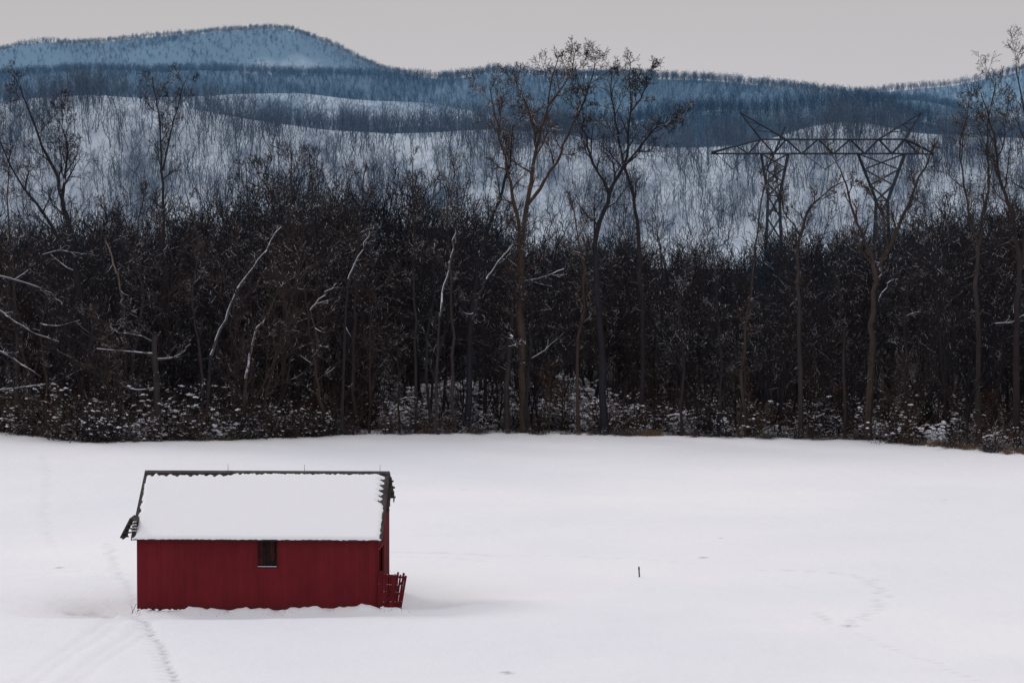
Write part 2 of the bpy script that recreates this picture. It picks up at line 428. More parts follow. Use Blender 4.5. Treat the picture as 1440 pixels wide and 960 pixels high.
H = [
 (306, [([(738,604),(736,520),(733,440),(731,380),(733,330)], .36,.26,(0,0),7,.45),
        ([(733,330),(745,270),(755,210),(770,150),(785,78)], .21,.03,(0,1.5),9,.15),
        ([(733,335),(722,280),(712,235),(700,180),(688,122)], .17,.03,(0,-2),9,.2),
        ([(744,285),(775,240),(800,190),(825,130),(838,88)], .15,.03,(.3,3),8,.2),
        ([(755,210),(745,160),(724,112)], .10,.02,(.8,-2),6,.2),
        ([(770,150),(800,110),(808,74)], .09,.02,(1,2.5),5,.2)]),
 (304.5, [([(655,602),(662,500),(665,420),(680,340),(702,280),(716,230),(722,175)], .26,.04,(0,0),7,.35)]),
 (306, [([(712,604),(714,520),(722,440),(728,380),(735,310)], .24,.07,(0,0),6,.4)]),
 (309, [([(851,588),(846,480),(838,400),(840,330),(858,270),(880,220),(885,160),(887,95)], .30,.03,(0,0),9,.35),
        ([(858,270),(835,230),(822,180),(815,128)], .14,.02,(0,2),8,.2),
        ([(878,235),(905,200),(925,178),(948,178)], .12,.02,(0,-2),7,.2),
        ([(885,160),(905,130),(912,98)], .08,.02,(0,1),5,.2)]),
 (313, [([(905,585),(903,420),(898,330),(885,260),(870,200),(860,140),(862,95)], .20,.03,(0,0),8,.4)]),
 (307, [([(112,604),(118,520),(116,440),(105,370),(95,310),(80,250),(55,190),(30,120)], .38,.04,(0,0),10,.3),
        ([(105,370),(60,300),(25,250),(-5,190)], .16,.03,(0,-2),9,.2),
        ([(88,280),(95,215),(85,150)], .12,.02,(0,2),7,.2),
        ([(116,440),(140,360),(150,300)], .12,.02,(0,1),6,.3)]),
 (312, [([(232,590),(232,450),(230,350),(228,260),(225,180),(215,108)], .20,.03,(0,0),6,.45),
        ([(229,240),(245,170),(262,112)], .09,.02,(0,1.5),5,.2)]),
 (303, [([(1222,612),(1226,520),(1228,440),(1232,385),(1222,350),(1205,315),(1190,260),(1172,222)], .30,.03,(0,0),6,.4),
        ([(1230,390),(1250,350),(1275,290),(1300,235),(1312,205)], .18,.03,(0,1),6,.3),
        ([(1250,350),(1238,300),(1215,258)], .09,.02,(0,-2),5,.3)]),
 (302, [([(1378,612),(1376,480),(1374,380),(1380,320),(1390,250),(1388,180),(1400,110)], .22,.03,(0,0),8,.35),
        ([(1376,350),(1358,280),(1350,200),(1362,140)], .11,.02,(0,1),7,.2)]),
 (300, [([(1432,618),(1430,480),(1435,380),(1422,300),(1405,250),(1398,190),(1378,130)], .28,.03,(0,0),9,.35),
        ([(1435,380),(1447,280),(1442,180),(1428,90)], .17,.03,(0,2),9,.2),
        ([(1440,260),(1465,180),(1470,100)], .12,.03,(1,-1),8,.2)]),
 (307, [([(1128,600),(1125,480),(1122,380),(1130,310),(1160,270),(1200,250)], .20,.03,(0,0),5,.4),
        ([(1126,330),(1103,295),(1090,245)], .08,.02,(0,1),4,.3)]),
 (304, [([(1050,600),(1046,520),(1054,440),(1062,350),(1072,270),(1080,220)], .13,.03,(0,0),4,.3)]),
 (311, [([(402,600),(400,480),(402,380),(408,290),(412,215)], .19,.03,(0,0),7,.35),
        ([(402,380),(385,300),(372,235)], .11,.02,(0,1),7,.2)]),
 (310, [([(440,600),(446,480),(445,380),(440,300),(436,215)], .19,.03,(0,0),7,.35)]),
 (309, [([(500,600),(497,480),(500,390),(506,310),(512,238)], .17,.03,(0,0),7,.35)]),
 (311, [([(585,600),(584,480),(583,380),(581,290),(580,218)], .14,.02,(0,0),5,.4)]),
 (310, [([(346,600),(350,480),(352,380),(350,300),(345,225)], .16,.02,(0,0),7,.4)]),
 (308, [([(640,600),(637,500),(636,400),(630,320),(632,240)], .15,.02,(0,0),6,.4)]),
 (305, [([(1190,606),(1188,500),(1180,400),(1178,330)], .15,.03,(0,0),6,.3)]),
 (306, [([(1272,606),(1274,500),(1278,400),(1290,320)], .16,.03,(0,0),7,.3)]),
 (306, [([(1012,606),(1015,520),(1010,440),(1006,370)], .12,.03,(0,0),5,.25)]),
 (305, [([(20,604),(24,500),(20,400),(10,300),(15,210)], .17,.03,(0,0),7,.35)]),
 (303, [([(-48,604),(-44,500),(-46,400),(-60,300),(-30,190)], .3,.04,(0,0),8,.35)]),
 (306, [([(815,600),(812,500),(822,420),(815,340),(800,270)], .15,.03,(0,0),6,.3)]),
 (305, [([(285,600),(280,500),(270,420),(278,340),(262,270)], .14,.03,(0,0),6,.3)]),
 (305, [([(182,600),(188,500),(200,420),(190,350),(205,270)], .15,.03,(0,0),6,.3)]),
 (305, [([(1335,606),(1330,520),(1338,430),(1325,350),(1332,270)], .14,.03,(0,0),6,.3)]),
 (308, [([(958,600),(962,520),(955,440),(968,370)], .12,.03,(0,0),6,.25)]),
 (308, [([(605,600),(600,500),(610,400),(596,300),(604,250)], .14,.03,(0,0),6,.3)]),
]
M_brown = bark_mat('bark_brown', (0.046, 0.037, 0.034), 0.72, 0.6, warm=.3)
for i, (D, limbs) in enumerate(H):
    hero('bare_tree', D, limbs, 40+i, mat=M_brown if i in (0, 7, 11, 18, 23, 9) else M_hero)

P_small = dict(P_hero); P_small.update(num=[0,11,6,5,3], ang=[(0,0),(45,80),(30,60),(25,55),(25,55)], trop=[.05,.0,-.01,0,0])
hero('spreading_bare_tree', 303.5, [([(740,606),(742,540),(745,480),(748,430),(750,390)], .16,.04,(0,0),9,.25)], 90, P=P_small, mat=M_brown)
hero('spreading_bare_tree', 305, [([(458,608),(450,560),(440,500),(432,440),(425,390)], .17,.03,(0,0),7,.2)], 91, P=P_small, mat=M_brown)
hero('spreading_bare_tree', 302, [([(1040,606),(1045,560),(1050,500),(1052,440)], .10,.03,(0,0),7,.2)], 93, P=P_small, mat=M_brown)
hero('spreading_bare_tree', 305, [([(560,606),(563,560),(558,510),(560,470)], .10,.03,(0,0),6,.2)], 94, P=P_small, mat=M_brown)
hero('spreading_bare_tree', 303, [([(150,606),(152,560),(148,510),(150,450)], .12,.03,(0,0),8,.2)], 95, P=P_small, mat=M_brown)
hero('spreading_bare_tree', 303, [([(60,606),(64,540),(58,470),(70,400)], .14,.03,(0,0),8,.2)], 96, P=P_small, mat=M_brown)

lean = [
 (304, [([(296,500),(315,450),(335,405),(365,365),(395,318)], .12,.05,(-.5,1))], [([(290,610),(291,560),(296,500)], .15,.12,(-.5,-.5)), ([(395,318),(408,290),(412,262)], .05,.02,(1,1.5))]),
 (304, [([(345,532),(352,490),(362,460),(374,445)], .12,.08,(0,1))], [([(340,610),(345,532)], .14,.12,(0,0)), ([(374,445),(392,405),(400,360)], .08,.02,(1,2))]),
 (303, [([(-40,380),(0,388),(40,400),(70,412),(88,428)], .10,.04,(0,1))], []),
 (305, [([(148,338),(160,370),(168,405),(172,430)], .06,.09,(0,1))], [([(172,430),(176,520),(178,606)], .08,.12,(1,1)), ([(148,338),(138,305),(140,280)], .05,.02,(0,0))]),
 (304, [([(618,445),(626,400),(635,360),(641,320)], .09,.05,(0,1))], [([(612,608),(614,520),(618,445)], .13,.09,(0,0)), ([(641,320),(652,280),(662,235)], .05,.02,(1,1))]),
 (302, [([(216,505),(245,502),(266,484)], .10,.04,(0,1)), ([(216,497),(180,494),(135,490)], .09,.04,(0,-1)), ([(219,545),(190,548),(170,542)], .07,.03,(0,-1)), ([(216,480),(190,470),(165,468)], .06,.03,(0,-1))], [([(222,620),(220,560),(216,495),(218,470)], .26,.2,(0,0))]),
 (303, [([(-40,420),(0,438),(40,465),(82,480)], .10,.04,(0,0))], []),
 (303, [([(-30,480),(0,495),(30,512),(58,530)], .10,.04,(0,0))], []),
 (303, [([(-30,552),(20,546),(62,540)], .10,.05,(0,0))], []),
 (304, [([(436,436),(455,415),(472,398)], .07,.04,(0,0))], [([(436,436),(446,480),(446,500)], .07,.08,(0,.5))]),
 (304, [([(490,392),(505,360),(522,325)], .08,.04,(0,0))], [([(490,392),(484,480),(480,606)], .08,.12,(0,0))]),
 (310.6, [([(738,395),(762,390),(792,378)], .07,.04,(0,0))], []),
 (304, [([(684,392),(700,368),(724,340)], .07,.04,(0,0))], [([(684,392),(672,420),(664,450)], .07,.08,(0,.5)), ([(724,340),(735,322),(748,310)], .04,.02,(0,0))]),
 (304.5, [([(1236,425),(1250,398),(1262,392)], .10,.05,(0,0)), ([(1232,400),(1240,380),(1230,368)], .12,.08,(0,0))], [([(1230,450),(1236,425)], .1,.1,(.3,0))]),
 (300, [([(1400,455),(1425,452),(1445,440)], .07,.04,(0,0))], []),
 (306, [([(60,358),(85,352),(108,356)], .06,.04,(0,0))], []),
 (304, [([(714,468),(722,476),(728,488)], .09,.06,(0,0))], []),
 (306, [([(55,455),(80,458),(112,450)], .06,.04,(0,0))], []),
]
P_snag = dict(P_hero); P_snag.update(max=3, num=[0,5,4,4], rmin=.02)
for i, (D, ls, dk) in enumerate(lean):
    rng = random.Random(700+i); tb = TB()
    for mi, lst in ((0, ls), (1, dk)):
        for path, r0, r1, dy in lst:
            n = len(path)
            pp = [at(u, v, D+dy[0]+(dy[1]-dy[0])*k/(n-1)) for k, (u, v) in enumerate(path)]
            pts = smooth_poly(pp, rng, .07 if mi == 0 else .02)
            m = len(pts); rad = [(r0+(r1-r0)*k/(m-1))*rng.uniform(.8,1.15) for k in range(m)]
            tb.tube(pts, rad, 7, mi)
            n0 = len(tb.m)
            sprout(tb, pts, rad, 5, 1, P_snag, rng, start=.2)
            for k in range(n0, len(tb.m)): tb.m[k] = 1
    o0 = tb.v[0].copy(); foot = Vector((o0.x, o0.y, 0)); tb.v = [v-foot for v in tb.v]
    o = tb.obj('snow_laden_snag', [M_pale, M_hero]); o.location = foot

# ------------------------------------------------------------------ undergrowth
def shrub(seed, h=2.0, nst=38, snow=26, mat=M_forest, name='shrub_form', big=1.0):
    rng = random.Random(seed); tb = TB()
    for i in range(nst):
        a = rng.uniform(0, 6.28); lean_ = rng.uniform(.1, 1.0)
        d = Vector((math.cos(a)*lean_, math.sin(a)*lean_, 1)).normalized()
        p = Vector((rng.gauss(0,.35), rng.gauss(0,.35), -.1)); pts = [p]; L = h*rng.uniform(.5,1.2)
        for k in range(3):
            d = (d+rvec(rng)*.15+Vector((0,0,-.05))).normalized(); p = p+d*L/3; pts.append(p)
        tb.tube(pts, [.018,.016,.013,.010], 3)
        for k in range(5):
            q, dd, _, _ = along(pts, rng.uniform(.3, 1))
            e = (dd+rvec(rng)*.6).normalized()
            tb.tube([q, q+e*L*.24+Vector((0,0,-.03))], [.012,.008], 3)
            if rng.random() < snow/(nst*5.0):
                tb.clump(q+e*L*.12, rng.uniform(.03,.12)*big, rng, 1, .4)
    for k in range(nst*3):
        a = rng.uniform(0, 6.28); rr = rng.random()**.5*h*.6
        q = Vector((math.cos(a)*rr, math.sin(a)*rr, rng.uniform(0, h*.75*(1-rr/(h*.9)))))
        tb.clump(q, rng.uniform(.03,.08), rng, 0, .6)
    return tb.obj(name, [mat, M_snowbit], link=False)
M_brush = bark_mat('brush', (0.044, 0.035, 0.033), .85, .5)
c_shrub = coll_of('shrub_forms', [shrub(i, h=[1.6,2.1,2.4,1.8,2.1,2.6,1.3,1.5][i], snow=[44,66,20,12,34,6,120,160][i], mat=M_brush, big=[1.1,1.2,1,1,1.1,1,1.7,2.2][i]) for i in range(8)])
rng = random.Random(11); pts = []
def patch(x, y):
    return mnoise.noise(Vector((x*.22, y*.22, 5.0)))
def edge_pts(n, u0, u1, off0, off1, picks, s0, s1, thr=-9):
    for _ in range(n):
        u = rng.uniform(u0, u1); x = X_at(u, 305); e = float(edge_y(x))
        y = e+rng.uniform(off0, off1)
        x = X_at(u, y)
        if patch(x, y) < thr: continue
        pts.append((x, y, float(ground_z(x, y)), rng.uniform(0,6.28), rng.uniform(s0,s1), rng.choice(picks), rng.gauss(0,.12)))
edge_pts(220, -100, 330, 0.5, 12, [0,1,4,2,5,3], .5, 1.7)
edge_pts(50, 0, 330, 3, 10, [1,4,6], 1.4, 2.2)
edge_pts(70, 110, 360, 0.8, 10, [6,7], .6, 1.3, .0)
edge_pts(180, 330, 560, 0.5, 16, [0,2,1,4,5], .4, 1.4, -.2)
edge_pts(160, 540, 860, 0.5, 26, [0,2,1,4,5], .4, 1.3, -.1)
edge_pts(140, 540, 860, 4, 30, [6,7], .7, 1.7, .05)
edge_pts(40, 585, 690, 17, 22, [7], 1.2, 2.0)
edge_pts(220, 850, 1540, 0.5, 18, [2,0,4,5,1], .4, 1.6, -.15)
edge_pts(120, 850, 1440, 2, 25, [6,7,1], .5, 1.1, .05)
edge_pts(220, -100, 1540, 12, 45, [2,3,5,4], .7, 1.6)
edge_pts(240, -100, 1540, -0.6, 1.5, [3,5,2,0], .12, .5, -.25)
scatter('undergrowth', pts, c_shrub)

def tuft(seed, name='grass_tuft'):
    rng = random.Random(seed); tb = TB()
    for i in range(60):
        a = rng.uniform(0,6.28); l = rng.uniform(.05,.5)
        p = Vector((rng.gauss(0,.25), rng.gauss(0,.2), -.03)); h = rng.uniform(.35,.8)
        d = Vector((math.cos(a)*l, math.sin(a)*l, 1))
        tb.tube([p, p+d*h*.6, p+d*h+Vector((math.cos(a)*.12, math.sin(a)*.12, -.08))], [.014,.011,.004], 3)
    return tb.obj(name, [M_grass], link=False)
c_tuft = coll_of('grass_tuft_forms', [tuft(i) for i in range(3)])
pts = []
edge_pts(40, 865, 930, -0.3, 1.2, [0,1,2], .4, 1.0)
edge_pts(60, 1290, 1500, -0.4, 1.5, [0,1,2], .3, 1.0, -.05)
edge_pts(220, 330, 1300, -0.5, 2.5, [0,1,2], .25, .7, -.05)
edge_pts(100, -100, 330, -0.5, .6, [0,1,2], .25, .5, 0)
scatter('dry_grass', pts, c_tuft)

def cedar(name, u, v0, h, w, seed):
    rng = random.Random(seed); tb = TB(); d = F*CAMH/(v0-164)
    x = X_at(u, d); tb.tube([Vector((0,0,-.2)), Vector((0,0,h*.9))], [.08,.02], 6, 0)
    for i in range(900):
        t = rng.random()**.8; r = w*(1-t)**.7*rng.uniform(.3,1.0); a = rng.uniform(0,6.28)
        p = Vector((math.cos(a)*r, math.sin(a)*r, .1+t*h))
        e = p+Vector((math.cos(a)*.22, math.sin(a)*.22, rng.uniform(-.02,.22)))
        tb.tube([p, e], [rng.uniform(.03,.06), .008], 3, 1)
        if rng.random() < .05: tb.clump(e, rng.uniform(.03,.07), rng, 2, .5)
    o = tb.obj(name, [M_hero, M_cedar, M_snowbit]); o.location = (x, d, float(ground_z(x,d)))
cedar('cedar_shrub', 1305, 622, 2.8, 1.1, 1)
cedar('cedar_shrub', 1062, 612, 1.9, .9, 2)
cedar('cedar_shrub', 100, 612, 3.4, 1.2, 3)
cedar('cedar_shrub', 1190, 608, 1.6, .7, 4)
def oak_sapling(u, d, h, seed):
    rng = random.Random(seed); tb = TB()
    pts_ = [Vector((0,0,-.2)), Vector((.1,0,h*.5)), Vector((0,.1,h))]; rad = [.06,.045,.01]
    tb.tube(pts_, rad, 5)
    n0 = len(tb.v); sprout(tb, pts_, rad, h, 1, P_far, rng, .2)
    vs = tb.v[n0:]
    for i in range(420):
        q = rng.choice(vs)+rvec(rng)*.12
        tb.clump(q, rng.uniform(.04,.09), rng, 1, .3)
    o = tb.obj('oak_sapling', [M_hero, M_leaf]); x = X_at(u, d); o.location = (x, d, float(ground_z(x,d)))
for u, d, h, s in ((772,311,5.5,5),(790,314,4,9),(1395,303,3.6,6),(1335,305,3.2,8),(1050,311,4.5,10),(1180,309,3.5,11),(1250,308,3,12),(440,309,3,13)):
    oak_sapling(u, d, h, s)

# ------------------------------------------------------------------ hills
def smooth_interp(us, vs, lo=-900, hi=2340, w=30):
    g = np.arange(lo, hi, 5.0); y = np.interp(g, us, vs)
    k = np.hanning(w//5*2+1); k /= k.sum()
    y = np.convolve(np.pad(y, len(k)//2, mode='edge'), k, mode='valid')
    return lambda u: np.interp(u, g, y)
def hill(name, crest, D, base, front, back, mat, forest=None, th=0, nT=0, fc=None, gully=1.0, gl=40.0, seed=0, rowsf=60, dens=None, hs=(.75,1.15), ext=900, cut=None, clear=None, bias=1.0):
    us, vs = zip(*crest); fn = smooth_interp(us, vs)
    r = random.Random(seed); ph = [r.uniform(0, 6.28) for _ in range(8)]
    def z(X, Y):
        u = 720+X/D*F
        zc = CAMH+(164-fn(u))*D/F-th
        t = np.clip((Y-(D-front))/front, 0, 1)
        s = np.where(Y <= D, np.sin(t*math.pi/2)**1.15, 1-np.clip((Y-D)/back, 0, 1)**1.5*0.9)
        g = (np.sin(X/gl*2+ph[0]+0.9*np.sin(Y/gl+ph[1]))+0.6*np.sin(X/gl*4.7+ph[2]+np.sin(Y/gl*2)))*gully
        g = g*np.clip(4*t*(1-t), 0, 1)*(Y <= D)
        return base+(zc-base)*s+g
    x0, x1 = X_at(720-ext-200, D), X_at(720+ext+200, D)
    xs = np.linspace(x0, x1, 420); ys = np.concatenate([np.linspace(D-front, D, rowsf), np.linspace(D, D+back, 16)[1:]])
    X, Y = np.meshgrid(xs, ys); Z = z(X, Y)
    ny, nx = X.shape; idx = np.arange(nx*ny).reshape(ny, nx)
    q = np.stack([idx[:-1,:-1], idx[:-1,1:], idx[1:,1:], idx[1:,:-1]], -1).reshape(-1, 4)
    me = bpy.data.meshes.new(name); me.from_pydata(np.stack([X,Y,Z],-1).reshape(-1,3).tolist(), [], q.tolist())
    me.polygons.foreach_set('use_smooth', np.ones(len(q), bool)); me.materials.append(mat); me.update()
    C = np.zeros_like(X)
    if clear is not None: C = clear(720+X/D*F, (Y-(D-front))/front)
    a = me.attributes.new('clearing', 'FLOAT', 'POINT'); a.data.foreach_set('value', C.ravel().astype(np.float32))
    o = bpy.data.objects.new(name, me); scene.collection.objects.link(o)
    if nT:
        R = np.random.RandomState(seed+50)
        Xt = R.uniform(X_at(720-ext, D), X_at(720+ext, D), nT)
        a = R.rand(nT)**bias; Yt = D-front*(1-0.12)*a+R.rand(nT)*back*.12
        if dens is not None:
            keep = R.rand(nT) < dens(720+Xt/D*F, (Yt-(D-front))/front, Xt, Yt); Xt = Xt[keep]; Yt = Yt[keep]
        Zt = z(Xt, Yt)
        if cut is not None:    # lower slopes sit in the dead ground behind the nearer ridge: no need to plant them
            vv = 164+(CAMH-Zt-fc)*F/Yt; uu = 720+Xt/Yt*F
            keep = (vv < np.interp(uu, cut[0], cut[1])) & (uu > -150) & (uu < 1590); Xt, Yt, Zt = Xt[keep], Yt[keep], Zt[keep]
        n = len(Xt)
        P = np.stack([Xt, Yt, Zt-.3, R.uniform(0,6.28,n), fc*R.uniform(hs[0],hs[1],n)/10, R.randint(0,6,n), R.normal(0,.07,n)], -1)
        scatter(name+'_trees', P, forest)
def hazed_hill_mat(name, snow, wood_, lo, hi, sc, stretch=(1,1,1), detail=5, rough=.65):  # snow and wood colours passed in carry painted aerial haze
    m, nt, b = new_mat(name)
    nz = noise_node(nt, sc, detail, rough, stretch=stretch)
    ac = N(nt, 'ShaderNodeAttribute', attribute_name='clearing')
    r = ramp(nt, math_n(nt, 'ADD', nz.outputs['Fac'], ac.outputs['Fac']), [(lo, wood_), (hi, snow)])
    nt.links.new(r.outputs['Color'], b.inputs['Base Color']); b.inputs['Specular IOR Level'].default_value = 0
    return m
mA = hazed_hill_mat('hazy_snow_slope', (0.56, 0.63, 0.72), (0.20, 0.255, 0.34), .37, .55, .06, (1,.5,.35), 8, .75)
mE = hazed_hill_mat('wooded_slope_hazy', (0.14, 0.21, 0.30), (0.06, 0.11, 0.175), .4, .65, .03)
mF = hazed_hill_mat('hazy_snow_slope_far', (0.43, 0.52, 0.62), (0.14, 0.225, 0.33), .41, .58, .02, (1,.4,.4), 8, .72)
mC = hazed_hill_mat('wooded_ridge', (0.155, 0.245, 0.345), (0.10, 0.178, 0.27), .4, .65, .012, (1,1,1), 7, .7)  # ridge blue is distance haze, painted into the albedo
mD = hazed_hill_mat('wooded_ridge_hazy', (0.22, 0.34, 0.46), (0.15, 0.25, 0.36), .4, .65, .01, (1,1,1), 7, .7)
mM = hazed_hill_mat('mountain_slope_hazy', (0.42, 0.51, 0.61), (0.155, 0.255, 0.36), .60, .82, .0042, (1,.5,1), 8, .72)
crA = [(-900,150),(-300,160),(0,146),(60,137),(150,135),(210,140),(270,153),(350,168),(450,182),(520,188),(600,187),(680,182),(760,186),(850,200),(950,208),(1020,206),(1090,194),(1130,180),(1180,171),(1230,175),(1290,188),(1350,190),(1440,196),(1700,180),(2300,190)]
crE = [(-900,180),(0,170),(330,166),(400,163),(500,168),(600,160),(680,176),(760,178),(850,172),(920,150),(1000,140),(1080,139),(1150,133),(1200,131),(1250,138),(1300,158),(1340,165),(1440,172),(2300,150)]
crF = [(-900,140),(0,135),(330,131),(420,126),(500,136),(600,140),(660,150),(700,160),(800,168),(900,165),(1000,150),(1300,160),(1440,150),(2300,150)]
crC = [(-900,110),(-200,100),(0,100),(130,93),(250,98),(330,97),(540,101),(620,106),(700,98),(760,103),(850,103),(920,105),(1000,107),(1080,115),(1150,124),(1230,133),(1340,150),(1440,160),(2300,170)]
def cutof(cr, d=15): return ([c[0] for c in cr], [c[1]+d for c in cr])
def dA(u, t, X, Y):
    n = np.array([mnoise.noise(Vector((x*.03, y*.02, 1.7)))+.6*mnoise.noise(Vector((x*.09, y*.05, 4.2))) for x, y in zip(X, Y)])
    return np.clip(.60+.95*n-.25*(t > .93), .08, 1)
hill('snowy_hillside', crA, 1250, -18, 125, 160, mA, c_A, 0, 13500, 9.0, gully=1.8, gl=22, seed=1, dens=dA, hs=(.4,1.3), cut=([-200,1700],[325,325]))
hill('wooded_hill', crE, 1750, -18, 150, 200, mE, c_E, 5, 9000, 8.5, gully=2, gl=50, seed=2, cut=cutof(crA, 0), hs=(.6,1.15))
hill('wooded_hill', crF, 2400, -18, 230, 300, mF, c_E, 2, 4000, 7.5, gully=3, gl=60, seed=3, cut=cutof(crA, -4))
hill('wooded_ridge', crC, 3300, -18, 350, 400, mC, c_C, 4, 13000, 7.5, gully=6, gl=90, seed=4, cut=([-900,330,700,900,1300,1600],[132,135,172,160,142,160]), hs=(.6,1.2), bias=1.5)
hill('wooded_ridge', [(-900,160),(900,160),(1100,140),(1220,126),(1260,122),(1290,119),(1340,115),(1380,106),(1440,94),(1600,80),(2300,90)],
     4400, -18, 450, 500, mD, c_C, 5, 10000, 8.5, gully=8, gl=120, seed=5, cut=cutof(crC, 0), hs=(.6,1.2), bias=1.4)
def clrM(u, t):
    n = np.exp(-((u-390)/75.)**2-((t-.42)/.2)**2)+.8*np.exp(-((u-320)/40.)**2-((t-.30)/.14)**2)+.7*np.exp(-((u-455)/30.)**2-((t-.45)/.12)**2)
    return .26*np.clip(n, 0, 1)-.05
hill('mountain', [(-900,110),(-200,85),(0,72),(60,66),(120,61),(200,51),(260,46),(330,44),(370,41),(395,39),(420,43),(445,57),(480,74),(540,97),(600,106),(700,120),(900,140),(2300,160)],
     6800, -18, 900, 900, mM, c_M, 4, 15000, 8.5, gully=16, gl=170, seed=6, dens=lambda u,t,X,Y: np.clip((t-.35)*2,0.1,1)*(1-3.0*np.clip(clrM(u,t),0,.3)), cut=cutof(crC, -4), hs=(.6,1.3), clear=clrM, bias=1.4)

# ------------------------------------------------------------------ transmission tower
M_steel = plain_mat('galvanised_steel', (0.032,0.042,0.058), (0.055,0.068,0.09), 1.0, .85)
def pylon():
    D = 520.0; tb = TB()
    base = at(1165, 215, D); base.z = 0
    emp = bpy.data.objects.new('transmission_tower', None); scene.collection.objects.link(emp); emp.location = base
    def W(u, v, dy): return at(u, v, D)+Vector((0, dy, 0))-base
    def bar(a, b, r=.09): tb.tube([a, b], [r, r], 4)
    hd = 0.9
    for s in (-hd, hd):
        e = 0.0
        top = [(1000,214,e),(1035,205,s),(1070,196,s),(1105,196,s),(1150,196,s),(1195,196,s),(1235,196,s),(1272,196,s),(1292,205,s),(1312,215,e)]
        bot = [(1000,216,e),(1052,216,s),(1088,216,s),(1127,216,s),(1172,216,s),(1215,216,s),(1254,216,s),(1290,216,s),(1312,217,e)]
        T = [W(*p) for p in top]; B = [W(*p) for p in bot]
        for a, b in zip(T[:-1], T[1:]): bar(a, b, .11)
        for a, b in zip(B[:-1], B[1:]): bar(a, b, .11)
        for i in range(len(B)-1):
            if i+1 < len(T): bar(B[i], T[min(i+1, len(T)-1)], .07)
            bar(T[min(i+1, len(T)-1)], B[i+1], .07)
        for pk, a, b in (((1040,158),(1070,196),(1105,196)), ((1295,158),(1272,196),(1235,196))):
            P = W(pk[0], pk[1], 0)
            A = W(a[0], a[1], s); Bq = W(b[0], b[1], s)
            bar(P, A, .09); bar(P, Bq, .09)
            for t in (.35, .65): bar(P.lerp(A, t), P.lerp(Bq, t+.1), .05)
            bar(P.lerp(A, .65), P.lerp(Bq, .45), .05)
        for (a, b, w1, w2) in (((1070,216),(1108,216),(1080,275),(1096,275)), ((1206,216),(1272,216),(1232,282),(1248,282))):
            A, Bq, C, Dq = W(a[0],a[1],s), W(b[0],b[1],s), W(w1[0],w1[1],s), W(w2[0],w2[1],s)
            bar(A, C, .13); bar(Bq, Dq, .13); bar(C, Dq, .07)
            n = 3
            for k in range(n):
                t0, t1 = k/n, (k+1)/n
                bar(A.lerp(C,t0), Bq.lerp(Dq,t1), .065); bar(Bq.lerp(Dq,t0), A.lerp(C,t1), .065)
            gz = float(ground_z(base.x, D))
            cx = (C.x+Dq.x)/2
            E = Vector((cx-1.6, s*2.2, gz)); G = Vector((cx+1.6, s*2.2, gz))
            bar(C, E, .13); bar(Dq, G, .13)
            n = 8
            for k in range(n):
                t0, t1 = k/n, (k+1)/n
                bar(C.lerp(E,t0), Dq.lerp(G,t1), .065); bar(Dq.lerp(G,t0), C.lerp(E,t1), .065)
        bar(W(1078,240,s), W(1104,178,s), .07)
    for u in (1035,1070,1105,1150,1195,1235,1272):
        bar(W(u,196,-hd), W(u,196,hd), .05); bar(W(u,216,-hd), W(u,216,hd), .05)
    o = tb.obj('lattice_frame', [M_steel]); o.parent = emp
    ti = TB(); hang = []
    for a, b, c in ((1008,1052,1030),(1130,1190,1160),(1288,1312,1300)):
        p = W(c, 238, 0); hang.append(p)
        for q in (W(a,217,0), W(b,217,0)):
            m = 10
            pl = [q.lerp(p, k/m) for k in range(m+1)]
            ti.tube(pl, [.03 if k%2 else .07 for k in range(m+1)], 6)
    o = ti.obj('insulators', [M_steel]); o.parent = emp
    tw = TB()
    hang += [W(1040,158,0), W(1295,158,0)]
    for p in hang:
        for e, sag in ((p+Vector((60, 900, -18)), 16), (p+Vector((260, -330, 6)), 9)):
            pl = []
            for k in range(25):
                t = k/24; q = p.lerp(e, t); q.z -= sag*4*t*(1-t); pl.append(q)
            tw.tube(pl, [.022]*25, 3)
    o = tw.obj('power_lines', [M_steel]); o.parent = emp
pylon()

